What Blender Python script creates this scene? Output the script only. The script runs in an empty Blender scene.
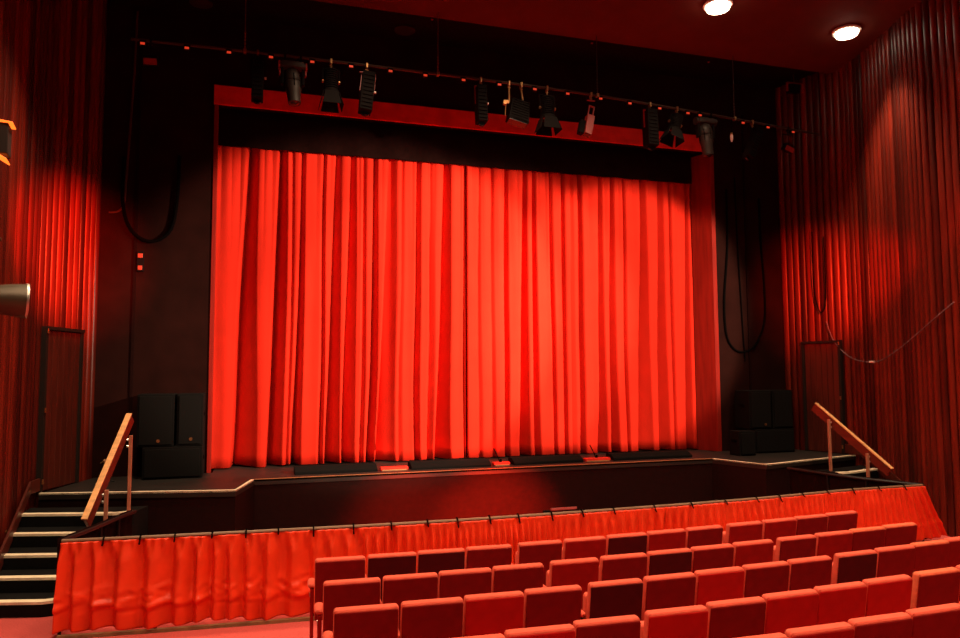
import bpy, bmesh, math, random
from mathutils import Vector, Matrix, noise
random.seed(7)
SC = bpy.context.scene
COL = SC.collection
CX = 4.53                       # the stage's centre line
STAGE = 1.02                    # stage height
PI = math.pi


# ------------------------------------------------------------------ materials
def new_mat(name):
    m = bpy.data.materials.new(name)
    m.use_nodes = True
    nt = m.node_tree
    return m, nt, nt.nodes['Principled BSDF']


def plain(name, rgb, rough=.6, metal=0., spec=.5, noise_amt=0., noise_scale=12., bump=0., stretch=(1, 1, 1), sheen=0., attr=None):
    m, nt, b = new_mat(name)
    b.inputs['Roughness'].default_value = rough
    b.inputs['Metallic'].default_value = metal
    b.inputs['Specular IOR Level'].default_value = spec
    b.inputs['Base Color'].default_value = (*rgb, 1)
    if sheen:
        b.inputs['Sheen Weight'].default_value = sheen
        b.inputs['Sheen Tint'].default_value = (min(1, rgb[0] * 1.4), rgb[1] * 2, rgb[2] * 2, 1)
    src = None
    if noise_amt or bump:
        tc = nt.nodes.new('ShaderNodeTexCoord')
        mp = nt.nodes.new('ShaderNodeMapping')
        mp.inputs['Scale'].default_value = stretch
        nz = nt.nodes.new('ShaderNodeTexNoise')
        nz.inputs['Scale'].default_value = noise_scale
        nz.inputs['Detail'].default_value = 5
        nt.links.new(tc.outputs['Object'], mp.inputs['Vector'])
        nt.links.new(mp.outputs['Vector'], nz.inputs['Vector'])
        if noise_amt:
            rp = nt.nodes.new('ShaderNodeValToRGB')
            rp.color_ramp.elements[0].position = .3
            rp.color_ramp.elements[1].position = .7
            rp.color_ramp.elements[0].color = tuple(c * (1 - noise_amt) for c in rgb) + (1,)
            rp.color_ramp.elements[1].color = tuple(min(1, c * (1 + noise_amt)) for c in rgb) + (1,)
            nt.links.new(nz.outputs['Fac'], rp.inputs['Fac'])
            src = rp.outputs['Color']
            nt.links.new(src, b.inputs['Base Color'])
        if bump:
            bp = nt.nodes.new('ShaderNodeBump')
            bp.inputs['Strength'].default_value = bump
            bp.inputs['Distance'].default_value = .01
            nt.links.new(nz.outputs['Fac'], bp.inputs['Height'])
            nt.links.new(bp.outputs['Normal'], b.inputs['Normal'])
    if attr:                    # per board tone of the timber itself
        at = nt.nodes.new('ShaderNodeAttribute')
        at.attribute_name = attr
        mx = nt.nodes.new('ShaderNodeMix')
        mx.data_type = 'RGBA'
        mx.blend_type = 'MULTIPLY'
        mx.inputs[0].default_value = 1
        if src:
            nt.links.new(src, mx.inputs[6])
        else:
            mx.inputs[6].default_value = (*rgb, 1)
        nt.links.new(at.outputs['Color'], mx.inputs[7])
        nt.links.new(mx.outputs[2], b.inputs['Base Color'])
    return m


def glow(name, rgb, strength):
    m, nt, b = new_mat(name)
    b.inputs['Base Color'].default_value = (*[c * .1 for c in rgb], 1)
    b.inputs['Emission Color'].default_value = (*rgb, 1)
    b.inputs['Emission Strength'].default_value = strength
    return m


M = {}
M['curtain'] = plain('curtain_velvet', (.52, .0165, .0065), .85, spec=0.08, noise_amt=.06, noise_scale=3)
M['satin'] = plain('red_satin', (.76, .042, .009), .42, spec=.3, noise_amt=.08, noise_scale=6)
M['black_velvet'] = plain('black_velvet', (.009, .0022, .0018), .95, spec=.03, noise_amt=.2)
M['apron'] = plain('apron_black_board', (.0105, .0018, .0013), .7, spec=.1, noise_amt=.2)
M['black_paint'] = plain('black_wall_paint', (.013, .0026, .0018), 0.9, spec=0.05, noise_amt=.25, noise_scale=2)
M['black_step'] = plain('black_step_paint', (.0045, .004, .0036), .7, spec=.12, noise_amt=.3, noise_scale=5)
M['deck'] = plain('stage_deck_black', (.013, .0095, .0075), .5, spec=.4, noise_amt=.3, noise_scale=3)
M['nosing'] = plain('pale_nosing', (.85, .72, .50), .5, noise_amt=.12, noise_scale=9)
M['edge'] = plain('worn_wooden_edge', (.34, .15, .06), .5, noise_amt=.25, noise_scale=8)
M['slats'] = plain('lacquered_timber_slats', (.13, .0105, .004), .36, spec=.3, noise_amt=.35, noise_scale=2.2, stretch=(6, 6, .5), attr='board_tone')
M['door'] = plain('lacquered_timber_door', (.07, .010, .005), .38, spec=.45, noise_amt=.3, noise_scale=2.2, stretch=(6, 6, .5))
M['dark_frame'] = plain('dark_door_frame', (.014, .008, .006), .6, spec=.2)
M['ceiling'] = plain('dark_red_ceiling', (.095, .022, .015), .85, spec=.1, noise_amt=.1, noise_scale=1.5)
M['soffit'] = plain('black_soffit', (.007, .004, .0035), .9, spec=.05, noise_amt=.2)
M['trim_and_lit_floor'] = plain('red_trim_and_lit_floor', (.68, .022, .010), .6, spec=.2, noise_amt=.15, noise_scale=4)
M['jamb'] = plain('brown_red_jamb', (.20, .008, .004), .6, spec=.1, noise_amt=.2, noise_scale=3, stretch=(5, 5, .4))
M['carpet'] = plain('red_carpet', (.52, .080, .070), .95, spec=.05, noise_amt=.14, noise_scale=60, bump=.3)
M['velour'] = plain('seat_velour', (.62, .088, .052), .85, spec=.15, noise_amt=.08, noise_scale=25, sheen=.2)
M['velour_worn'] = plain('worn_seat_velour', (.64, .115, .055), .85, spec=.15, noise_amt=.15, noise_scale=25, sheen=.2)
M['panel_d'] = plain('seat_back_dark_red', (.17, .003, .003), .8, spec=.1, noise_amt=.12, noise_scale=9)
M['panel_k'] = plain('seat_back_maroon', (.065, .002, .003), .8, spec=.1, noise_amt=.12, noise_scale=9)
M['panel_m'] = plain('seat_back_mid_red', (.26, .004, .003), .8, spec=.1, noise_amt=.12, noise_scale=9)
M['panel_r'] = plain('seat_back_bright_red', (.40, .006, .005), .8, spec=.1, noise_amt=.1, noise_scale=9)
M['seat_metal'] = plain('seat_black_metal', (.006, .004, .0035), .45, metal=.4)
M['rail_lit_top'] = plain('handrail_wood_lit_top', (.72, .36, .14), .4, noise_amt=.2, noise_scale=4, stretch=(1, 1, 6))
M['post_wood'] = plain('handrail_post', (.40, .15, .085), .45, noise_amt=.2, noise_scale=6)
M['plank_wood'] = plain('dark_red_plank', (.13, .013, .006), .4, noise_amt=.25, noise_scale=4, stretch=(1, 1, 6))
M['rail_tan'] = plain('tan_pit_rail', (.20, .11, .06), .5)
M['brass'] = plain('brass', (.40, .20, .08), .35, metal=.9)
M['steel'] = plain('steel', (.5, .46, .4), .35, metal=.9)
M['bar'] = plain('dull_steel_bar', (.05, .03, .022), .5, metal=.5)
M['fix'] = plain('lantern_black', (.0045, .0028, .0024), 0.85, spec=0.08)
M['fix_grey'] = plain('lantern_grey', (.022, .013, .009), 0.6, metal=.3)
M['fix_red'] = plain('red_and_red_lit_metal', (.24, .011, .007), .5)
M['lens'] = plain('lantern_lens', (.01, .01, .01), 0.25, spec=0.4)
M['cab'] = plain('speaker_black', (.005, .004, .0037), 0.9, spec=0.06, noise_amt=.2, noise_scale=40)
M['grille'] = plain('speaker_grille', (.006, .005, .0046), 0.9, spec=0.06, noise_amt=.5, noise_scale=160)
M['cable'] = plain('black_cable', (.0018, .001, .0009), 0.95, spec=0.03)
M['cable_brown'] = plain('brown_cable', (.05, .014, .008), .6)
M['cable_pale'] = plain('pale_cable', (.14, .09, .10), .4)
M['can'] = plain('beige_lantern_metal', (.075, .052, .03), .4, metal=.35)
M['board'] = plain('tan_floor_board', (.20, .10, .04), .6, noise_amt=.4, noise_scale=7)
M['paper'] = plain('pale_card', (.45, .32, .22), .8)
M['white_metal'] = plain('white_enamel', (.75, .70, .62), .4)
M['lamp'] = glow('lamp_warm_white', (1, .86, .62), 14)
M['indicator'] = glow('indicator_red', (1, .06, .02), .6)
M['strip'] = glow('orange_lamp_strip', (1, .13, .012), 2.6)


# ------------------------------------------------------------------ mesh helpers
class MB:
    def __init__(s):
        s.bm = bmesh.new()

    def box(s, c, size, rot=None, taper=1.):
        hx, hy, hz = size[0] / 2, size[1] / 2, size[2] / 2
        v = []
        for z, k in ((-hz, 1), (hz, taper)):
            for x, y in ((-hx, -hy), (hx, -hy), (hx, hy), (-hx, hy)):
                p = Vector((x * k, y * k, z))
                if rot is not None:
                    p = rot @ p
                v.append(s.bm.verts.new(p + Vector(c)))
        for f in ((3, 2, 1, 0), (4, 5, 6, 7), (0, 1, 5, 4), (1, 2, 6, 5), (2, 3, 7, 6), (3, 0, 4, 7)):
            s.bm.faces.new([v[i] for i in f])
        return s

    def prism(s, poly, z0, z1):
        lo = [s.bm.verts.new((x, y, z0)) for x, y in poly]
        hi = [s.bm.verts.new((x, y, z1)) for x, y in poly]
        n = len(poly)
        s.bm.faces.new(lo[::-1])
        s.bm.faces.new(hi)
        for i in range(n):
            j = (i + 1) % n
            s.bm.faces.new((lo[i], lo[j], hi[j], hi[i]))
        return s

    def loft(s, rings, caps=True, close=True):
        vs = [[s.bm.verts.new(p) for p in r] for r in rings]
        n = len(rings[0])
        for a, b in zip(vs, vs[1:]):
            for i in range(n if close else n - 1):
                j = (i + 1) % n
                s.bm.faces.new((a[i], a[j], b[j], b[i]))
        if caps and close:
            s.bm.faces.new(vs[0][::-1])
            s.bm.faces.new(vs[-1])
        return s

    def lathe(s, prof, origin=(0, 0, 0), axis=(0, 0, 1), seg=20, caps=True):
        ax = Vector(axis).normalized()
        q = ax.to_track_quat('Z', 'Y').to_matrix()
        o = Vector(origin)
        rings = []
        for r, h in prof:
            r = max(r, .0005)
            rings.append([o + q @ Vector((r * math.cos(2 * PI * k / seg), r * math.sin(2 * PI * k / seg), h)) for k in range(seg)])
        return s.loft(rings, caps)

    def cyl(s, p0, p1, r0, r1=None, seg=12):
        p0, p1 = Vector(p0), Vector(p1)
        return s.lathe([(r0, 0), (r0 if r1 is None else r1, (p1 - p0).length)], p0, p1 - p0, seg)

    def tube(s, pts, r, seg=8):
        pts = [Vector(p) for p in pts]
        rings = []
        prev = None
        for i, p in enumerate(pts):
            t = (pts[min(i + 1, len(pts) - 1)] - pts[max(i - 1, 0)]).normalized()
            if prev is None:
                u = t.orthogonal().normalized()
            else:
                u = (prev - t * prev.dot(t)).normalized()
            prev = u
            w = t.cross(u)
            rings.append([p + (u * math.cos(2 * PI * k / seg) + w * math.sin(2 * PI * k / seg)) * r for k in range(seg)])
        return s.loft(rings)

    def strip(s, path, w_in, z0, z1):
        """A bar of rectangular section along a plan polyline: from the line to w_in on its left-hand side."""
        rings = []
        n = len(path)
        for i, p in enumerate(path):
            p = Vector((p[0], p[1], 0))
            a = Vector((*path[max(i - 1, 0)][:2], 0))
            b = Vector((*path[min(i + 1, n - 1)][:2], 0))
            t = (b - a).normalized()
            nn = Vector((-t.y, t.x, 0))
            q = p + nn * w_in
            rings.append([(p.x, p.y, z0), (q.x, q.y, z0), (q.x, q.y, z1), (p.x, p.y, z1)])
        return s.loft(rings)

    def build(s, name, mat, parent=None, bevel=0., smooth=False, seg=2, loc=None):
        bmesh.ops.recalc_face_normals(s.bm, faces=s.bm.faces[:])
        if bevel:
            es = [e for e in s.bm.edges if len(e.link_faces) == 2 and e.calc_face_angle(0) > .6]
            bmesh.ops.bevel(s.bm, geom=es, offset=bevel, segments=seg, profile=.5, affect='EDGES', clamp_overlap=True)
        me = bpy.data.meshes.new(name)
        s.bm.to_mesh(me)
        s.bm.free()
        me.materials.append(M[mat] if isinstance(mat, str) else mat)
        if smooth:
            for p in me.polygons:
                p.use_smooth = True
            if smooth != 'all':
                me.set_sharp_from_angle(angle=math.radians(40))
        o = bpy.data.objects.new(name, me)
        COL.objects.link(o)
        if parent is not None:
            o.parent = parent
        if loc is not None:
            o.location = loc
        return o


def tag(o, label=None, cat=None, group=None, kind=None):
    if label:
        o['label'] = label
    if cat:
        o['category'] = cat
    if group:
        o['group'] = group
    if kind:
        o['kind'] = kind
    return o


def thing(name, label, cat, loc=(0, 0, 0), rz=0., group=None):
    o = bpy.data.objects.new(name, None)
    COL.objects.link(o)
    o.empty_display_size = .1
    o.location = loc
    o.rotation_euler = (0, 0, rz)
    return tag(o, label, cat, group)


def struct(o):
    o['kind'] = 'structure'
    return o


def copy_thing(root, loc, rz, label, cat):
    r = root.copy()
    COL.objects.link(r)
    r.location = loc
    r.rotation_euler = (0, 0, rz)
    r['label'] = label
    r['category'] = cat
    for ch in root.children:
        c = ch.copy()
        COL.objects.link(c)
        c.parent = r
        for g in ch.children:
            d = g.copy()
            COL.objects.link(d)
            d.parent = c
    return r


def mir(p):
    return (2 * CX - p[0],) + tuple(p[1:])


def catmull(pts, n=8):
    pts = [Vector(p) for p in pts]
    out = []
    for i in range(len(pts) - 1):
        a, b = pts[i], pts[i + 1]
        p = pts[i - 1] if i else a * 2 - b
        d = pts[i + 2] if i + 2 < len(pts) else b * 2 - a
        for k in range(n):
            t = k / n
            out.append(.5 * ((2 * a) + (b - p) * t + (2 * p - 5 * a + 4 * b - d) * t * t + (3 * a - p - 3 * b + d) * t ** 3))
    out.append(pts[-1])
    return out


# ------------------------------------------------------------------ the room
PRO = 14.03                     # front plane of the proscenium wall
WALL_R = [(11.66, PRO), (12.07, 12.48), (11.80, 11.4), (11.22, 9.8), (11.08, 8.0), (11.0, 3.0), (11.0, -4.6)]
WALL_L = [(-2.60, PRO), (-3.13, 12.45), (-3.13, 11.2), (-3.03, 10.4), (-2.92, 9.5), (-2.84, 8.0), (-2.7, 3.0), (-2.7, -4.6)]
CZ = lambda y: 9.30


def slat_wall(name, path, sgn, z0, z1, seed):
    """Timber wall of narrow half-round battens with a groove between every two."""
    rnd = random.Random(seed)
    bm = bmesh.new()
    lay = bm.loops.layers.color.new('board_tone')
    for (ax, ay), (bx, by) in zip(path, path[1:]):
        A, B = Vector((ax, ay, 0)), Vector((bx, by, 0))
        L = (B - A).length
        t = (B - A) / L
        nrm = Vector((t.y, -t.x, 0)) * sgn      # towards the room
        n = max(1, int(round(L / .155)))
        w = L / n
        prof = [(0, -.016), (.05, -.016), (.07, .0), (.14, .016), (.30, .030), (.5, .036), (.70, .030), (.86, .016), (.93, .0), (.95, -.016), (1, -.016)]
        for i in range(n):
            d = rnd.choice((.6, .8, 1, 1, 1.0, 1.1))
            tone = rnd.uniform(.55, 1.25)
            cols = []
            for u, h in prof:
                hh = h * d if h > 0 else h
                q = A + t * ((i + u) * w) + nrm * hh
                cols.append((bm.verts.new((q.x, q.y, z0)), bm.verts.new((q.x, q.y, z1(q.y) if callable(z1) else z1))))
            for k, (a, b) in enumerate(zip(cols, cols[1:])):
                f = bm.faces.new((a[0], b[0], b[1], a[1]))
                f.smooth = 1 < k < 8
                tt = tone if 1 <= k <= 8 else .35
                for lp in f.loops:
                    lp[lay] = (tt, tt, tt, 1)
    # a thick back so that the wall is a solid
    back = [Vector((x, y, 0)) for x, y in path]
    for A, B in zip(back, back[1:]):
        t = (B - A).normalized()
        nrm = Vector((t.y, -t.x, 0)) * sgn
        p = [A - nrm * .032, B - nrm * .032, B - nrm * .2, A - nrm * .2]
        lo = [bm.verts.new((q.x, q.y, z0)) for q in p]
        hi = [bm.verts.new((q.x, q.y, z1(q.y) if callable(z1) else z1)) for q in p]
        for a in range(4):
            b = (a + 1) % 4
            bm.faces.new((lo[a], lo[b], hi[b], hi[a]))
    bmesh.ops.recalc_face_normals(bm, faces=bm.faces[:])
    me = bpy.data.meshes.new(name)
    bm.to_mesh(me)
    bm.free()
    me.materials.append(M['slats'])
    o = bpy.data.objects.new(name, me)
    COL.objects.link(o)
    return struct(o)


zt = lambda y: 9.45
slat_wall('wall_right', WALL_R, 1, 0, zt, 3)
slat_wall('wall_left', WALL_L, -1, 0, zt, 5)

# audience floor: level in front of the pit, raked under the rows
prof = [(15.5, 0), (6.9, 0.0), (6.2, .02), (5.3, .06), (4.5, .13), (3.6, .22), (-4.6, 1.1)]
m = MB()
m.loft([[(-4.2, y, z), (13.3, y, z), (13.3, y, -.4), (-4.2, y, -.4)] for y, z in prof])
struct(m.build('floor', 'carpet'))

# ceiling with the slope, the lip and the flat soffit above the lighting bar
m = MB()
m.box((4.53, 4.05, 9.425), (17.4, 17.3, .25))
struct(m.build('ceiling', 'ceiling'))
m = MB()
m.box((4.53, 13.65, 9.52), (17.4, 1.72, .2))
struct(m.build('ceiling_soffit', 'soffit'))
m = MB()
m.box((4.53, -4.7, 5.5), (17.4, .2, 12.5))
struct(m.build('wall_rear', 'black_paint'))

# proscenium wall with its opening
OX0, OX1, OZ = -.74, 9.85, 7.76
m = MB()
m.prism([(-3.3, PRO), (OX0 - .02, PRO), (OX0 - .02, PRO + .8), (-3.3, PRO + .8)], 0, 9.5)
m.prism([(OX1 + .02, PRO), (12.4, PRO), (12.4, PRO + .8), (OX1 + .02, PRO + .8)], 0, 9.5)
m.box((4.555, PRO + .4, (OZ + 9.5) / 2 + .02), (OX1 - OX0 + .04, .8, 9.5 - OZ - .04))
struct(m.build('wall_proscenium', 'black_paint'))
m = MB()
m.box((4.53, 15.6, 5.2), (15.8, .2, 9))
struct(m.build('wall_back', 'black_paint'))
# red band over the opening, thin red left edge, deep red-brown reveal at the right
m = MB()
m.box((4.555, PRO - .03, 7.91), (OX1 - OX0 + .06, .06, .36))
struct(m.build('trim_1', 'trim_and_lit_floor', bevel=.006))
m = MB()
m.box((OX0 + .015, PRO + .05, (STAGE + 7.73) / 2), (.07, .16, 7.73 - STAGE))
struct(m.build('trim_2', 'jamb', bevel=.006))
m = MB()
m.prism([(9.80, PRO - .04), (9.90, PRO - .04), (9.90, PRO), (9.869, PRO), (9.869, PRO + .78), (9.60, PRO + .78), (9.60, PRO + .44)], STAGE, 7.73)
struct(m.build('trim_3', 'jamb', bevel=.005))
# vertical joint cover strips on the black walls
m = MB()
m.box((-2.02, PRO - .015, 4.9), (.05, .03, 7.6))
struct(m.build('trim_4', 'black_velvet', bevel=.004))
m = MB()
m.box((10.72, PRO - .015, 4.9), (.05, .03, 7.6))
struct(m.build('trim_5', 'black_velvet', bevel=.004))

# stage: deck, front, nosings
SL = -.272                      # slope of the side fronts


def wall_x(y, left):
    w = WALL_L if left else WALL_R
    x = w[-1][0]
    for a, b in zip(w, w[1:]):
        if b[1] <= y <= a[1]:
            x = a[0] + (b[0] - a[0]) * (a[1] - y) / (a[1] - b[1])
            break
    return x + (.036 if left else -.036)


fl = [(-3.0, 12.43), (-.22, 11.79), (.05, 12.87)]
fr = [(8.87, 12.87), (9.27, 11.74), (12.06, 12.43)]
front = fl + fr
m = MB()
m.prism([front[0]] + front[1:-1] + [front[-1], (11.62, PRO - .003), (OX1 - .16, PRO - .003), (OX1 - .16, 15.48), (OX0 + .08, 15.48), (OX0 + .08, PRO - .003), (-2.56, PRO - .003)], STAGE - .09, STAGE)
struct(m.build('floor_stage', 'deck'))
m = MB()
m.loft([[(x, y, 0), (x, y + .08, 0), (x, y + .08, STAGE - .092), (x, y, STAGE - .092)] for x, y in
        [(p[0], p[1] + .02) for p in front]])
struct(m.build('wall_apron', 'apron'))
m = MB()
m.strip([fl[0], fl[1], fl[2]], .06, STAGE - .022, STAGE + .006)
struct(m.build('trim_6', 'nosing'))
m = MB()
m.strip([fr[0], fr[1], fr[2]], .06, STAGE - .022, STAGE + .006)
struct(m.build('trim_7', 'nosing'))
m = MB()
m.strip([(.06, 12.87), (8.86, 12.87)], .05, STAGE - .03, STAGE + .005)
struct(m.build('trim_8', 'edge'))

# steps at both ends: each a solid with a pale nosing
DV = Vector((.2607, .9654))
EV = Vector((.9654, -.2607))
ORG = Vector((-1.66, 11.38))
VS = [.50, -.06, -.52, -.97, -1.37, -1.76]


def uv(u, v, left):
    p = ORG + DV * v + EV * u
    return (p.x, p.y) if left else mir((p.x, p.y))


def u_wall(v, left):
    lo, hi = -3., 0.
    for _ in range(40):
        mid = (lo + hi) / 2
        p = ORG + DV * v + EV * mid
        p = Vector((p.x, p.y) if left else mir((p.x, p.y)))
        if (p.x > wall_x(p.y, True)) if left else (p.x < wall_x(p.y, False)):
            hi = mid
        else:
            lo = mid
    return hi + .05


def steps(left):
    side = 'left' if left else 'right'
    t = thing('stage_steps', 'black painted steps with pale nosings up the %s end of the stage' % side, 'steps')
    for k in range(1, 6 if left else 4):
        z = STAGE * (6 - k) / 6
        v0, v1 = VS[k], VS[k - 1] + (-.03 if k == 1 else .0)
        a = [uv(u_wall(v0, left), v0, left), uv(-.16, v0, left), uv(.09, v0 + .11, left), uv(.09, v1 + (.11 if k > 1 else .06), left), uv(-.16, v1, left), uv(u_wall(v1, left), v1, left)]
        s = MB().prism(a, 0, z).build('step', 'black_step', t)
        n = MB()
        path = [uv(u_wall(v0, left) + .005, v0 - .004, left), uv(-.16, v0 - .004, left), uv(.09, v0 + .106, left)]
        n.strip(path, (.11 if left else -.11), z - .026, z + .005)
        n.build('nosing', 'nosing', s)
    # skirting board that follows the flight on the wall, with brass screw heads
    sk = MB()
    vs = [VS[0] + .42, VS[0] - .02, VS[5 if left else 3] - .12]
    zs = [STAGE + .03, STAGE + .02, .02 if left else .36]
    tops = [STAGE + .22, STAGE + .20, .26 if left else .6]
    rings = []
    for v, za, zb in zip(vs, zs, tops):
        u0 = u_wall(v, left) - .045
        rings.append([(*uv(u0, v, left), za), (*uv(u0 + .035, v, left), za), (*uv(u0 + .035, v, left), zb), (*uv(u0, v, left), zb)])
    sk.loft(rings)
    b = sk.build('skirting_board', 'door', t, bevel=.004)
    for k in range(5 if left else 3):
        v = VS[0] + .35 - k * .48
        f = (v - vs[1]) / (vs[2] - vs[1]) if v < vs[1] else 0
        z = STAGE + .13 - max(0, f) * .93
        u0 = u_wall(v, left) - .012
        p = Vector((*uv(u0, v, left), z))
        q = Vector((*uv(u0 + .014, v, left), z))
        MB().cyl(p, q, .018).build('screw_head', 'brass', b)
    # handrail: a plank on edge held by two posts
    h = thing('stair_handrail', 'sloping wooden handrail on two posts beside the steps at the %s end of the stage' % side, 'handrail')
    P = lambda x, y, z: (x, y, z) if left else mir((x, y, z))
    a, bb = (Vector((-1.665, 11.47, 2.21)), Vector((-1.97, 10.30, .97))) if left else (Vector((10.66, 11.97, 2.13)), Vector((11.03, 10.56, 1.0)))
    d = (bb - a).normalized()
    sidev = Vector((d.y, -d.x, 0)).normalized()
    upv = sidev.cross(d).normalized()
    if upv.z < 0:
        upv = -upv
    rr = []
    for p in (a, bb):
        rr.append([p - sidev * .022 - upv * .16, p + sidev * .022 - upv * .16, p + sidev * .022, p - sidev * .022])
    pk = MB().loft(rr).build('plank', 'plank_wood', h, bevel=.004)
    rr = [[p - sidev * .038, p + sidev * .038, p + sidev * .038 + upv * .024, p - sidev * .038 + upv * .024] for p in (a, bb)]
    MB().loft(rr).build('lit_top_edge', 'rail_lit_top', pk, bevel=.004)  # light on the plank's top edge, put into a paler strip
    sd = 1 if left else -1
    for x, y, z0, z1 in ((-1.62, 11.34, .855, 1.92), (-1.80, 10.70, .515, 1.27)) if left else ((10.66, 11.64, .855, 1.84), (10.87, 10.95, .685, 1.25)):
        po = MB().box((x, y, (z0 + z1) / 2), (.045, .045, z1 - z0)).build('post', 'post_wood', h, bevel=.004)
        for dz in (.06, .15):
            q = Vector((x, y, z1 - dz))
            MB().cyl(q + Vector((-.05 * sd, -.01, 0)), q + Vector((-.02 * sd, -.005, 0)), .018).build('bracket', 'steel', po)
    return t


steps(True)
steps(False)


# side doors in the slatted walls
def side_door(name, left, y0, y1, z1):
    """Flush door; y0 the far edge, y1 the near edge."""
    px = lambda y, d: (wall_x(y, True) + d if left else wall_x(y, False) - d)
    def slab(ya, yb, za, zb, d0, d1):
        return MB().prism([(px(ya, d0), ya), (px(yb, d0), yb), (px(yb, d1), yb), (px(ya, d1), ya)], za, zb)
    z0 = STAGE + .005
    fr = slab(y0, y0 - .05, z0, z1, .0, .075)
    fr.prism([(px(y1 + .05, 0), y1 + .05), (px(y1, 0), y1), (px(y1, .075), y1), (px(y1 + .05, .075), y1 + .05)], z0, z1)
    fr.prism([(px(y0, 0), y0), (px(y1, 0), y1), (px(y1, .09), y1), (px(y0, .09), y0)], z1, z1 + .05)
    f = struct(fr.build(name, 'dark_frame', None))
    lf = MB()
    n = 6
    w = (y0 - y1 - .12) / n
    for i in range(n):
        ya = y0 - .06 - i * w
        yb = ya - w + .012
        lf.prism([(px(ya, .03), ya), (px(yb, .03), yb), (px(yb, .052), yb), (px(ya, .052), ya)], z0 + .01, z1 - .015)
    lf.build('door_leaf', 'door', f, bevel=.006)
    for z in (z1 - .02, (z0 + z1) / 2, z0 + .15):
        c = (px(y1 + .02, .085), y1 + .02, z)
        MB().cyl((c[0], c[1], c[2] - .035), (c[0], c[1], c[2] + .035), .016).build('hinge', 'brass', f)
    return f


side_door('door_1', True, 13.47, 12.52, 3.46)
side_door('door_2', False, 13.50, 12.62, 3.38)


# ------------------------------------------------------------------ stage curtain
# every fold ends in a sharp turn back (first x) and a ramp that comes forward again (second x)
FOLDS = [(-0.30, 0.05, 'D'), (0.32, 0.60, 'D'), (0.68, 0.73, 'S'), (0.80, 0.93, 'D'), (1.24, 1.31, 'D'), (1.40, 1.63, 'M'), (1.72, 1.94, 'M'), (2.05, 2.12, 'M'), (2.22, 2.36, 'D'), (2.44, 2.75, 'S'), (2.82, 2.89, 'S'), (3.12, 3.22, 'D'), (3.39, 3.51, 'S'), (3.61, 3.87, 'M'), (4.16, 4.22, 'X'), (4.46, 4.52, 'S'), (4.74, 4.81, 'S'), (5.05, 5.15, 'D'), (5.42, 5.59, 'D'), (5.70, 5.80, 'D'), (6.10, 6.18, 'D'), (6.37, 6.44, 'D'), (6.55, 6.64, 'S'), (6.75, 6.85, 'D'), (7.20, 7.37, 'D'), (7.49, 7.66, 'D'), (7.87, 7.93, 'D'), (8.20, 8.48, 'D'), (8.67, 8.89, 'D'), (9.02, 9.08, 'D'), (9.40, 9.53, 'X')]
FSLOPE = {'D': 2.3, 'M': 1.5, 'S': .9, 'X': 3.}


def pleat_depth(x, t):
    for a, b, k in FOLDS:
        w = (b - a) * ((.45 + .75 * t) if b - a > .12 else (.8 + .3 * t))
        a2 = b - w
        if a2 - .05 <= x <= b + .03:
            D = min(.46, max(w * FSLOPE[k], .15 if k == 'D' else .06))
            if x < a2:
                f = (x - a2 + .05) / .05
                return D * f * f
            if x <= b:
                f = (b - x) / w
                return D * f
    return 0.


def curtain_half(x0, x1, label):
    bm = bmesh.new()
    nx = int((x1 - x0) / .0145)
    nz = 30
    zt_, zb = 7.9, STAGE + .012
    grid = []
    for j in range(nz + 1):
        t = j / nz                       # 0 top, 1 hem
        z = zt_ + (zb - zt_) * t
        amp = 1.0 + .15 * t
        top = max(0, 1 - t / .45)
        row = []
        for i in range(nx + 1):
            x = x0 + (x1 - x0) * i / nx
            e = min(1, (x - x0) / .15, (x1 - x) / .15)
            wob = noise.noise((x * 1.6, z * .32, 1.7)) * .09 * (.3 + abs(t - .4)) * max(e, 0)
            q = x + wob
            d = pleat_depth(q, t) * amp
            d += .012 * math.cos(x * 17 + 2.5 * noise.noise((x * .7, 0, 0))) + top * .05 * ((x * 5.3 + 1.2 * noise.noise((x * .9, 0, 0))) % 1.0 - .5) ** 2 * 4 * .7 + .012 * noise.noise((x * 6, z * .5, 4))
            zz = z
            if j == nz:
                zz = z + .022 * (noise.noise((x * 2.2, 0, 9)) + .5)
            if t > .96:
                d -= .02 * (t - .96) / .04
            row.append(bm.verts.new((x, 14.47 + d, zz)))
        grid.append(row)
    for a, b in zip(grid, grid[1:]):
        for i in range(nx):
            f = bm.faces.new((a[i], b[i], b[i + 1], a[i + 1]))
            f.smooth = True
    me = bpy.data.meshes.new('stage_curtain')
    bm.to_mesh(me)
    bm.free()
    me.materials.append(M['curtain'])
    o = bpy.data.objects.new('stage_curtain', me)
    COL.objects.link(o)
    so = o.modifiers.new('thick', 'SOLIDIFY')
    so.thickness = .008
    so.offset = 1
    tag(o, label, 'curtain')
    return o


SEAM = 4.195
c1 = curtain_half(-.725, SEAM, 'left half of the tall bright red pleated stage curtain')
c2 = curtain_half(SEAM + .014, 9.585, 'right half of the tall bright red pleated stage curtain, ending at the wooden jamb')

# black border hung across the head of the opening
bm = bmesh.new()
rows = []
nx = 260
for j, z in enumerate((7.98, 7.6, 7.3, 7.10, 7.08)):
    rows.append([bm.verts.new((-.70 + 10.26 * i / nx, 14.37 + .02 * math.sin(i * .35) * (1 if j else .3) + .02 * noise.noise((i * .06, z, 0)), z)) for i in range(nx + 1)])
for a, b in zip(rows, rows[1:]):
    for i in range(nx):
        bm.faces.new((a[i], b[i], b[i + 1], a[i + 1])).smooth = True
me = bpy.data.meshes.new('border_valance')
bm.to_mesh(me)
bm.free()
me.materials.append(M['black_velvet'])
o = bpy.data.objects.new('border_valance', me)
COL.objects.link(o)
o.modifiers.new('thick', 'SOLIDIFY').thickness = .02
tag(o, 'long black border cloth hanging across the top of the red stage curtain', 'valance')

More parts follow.
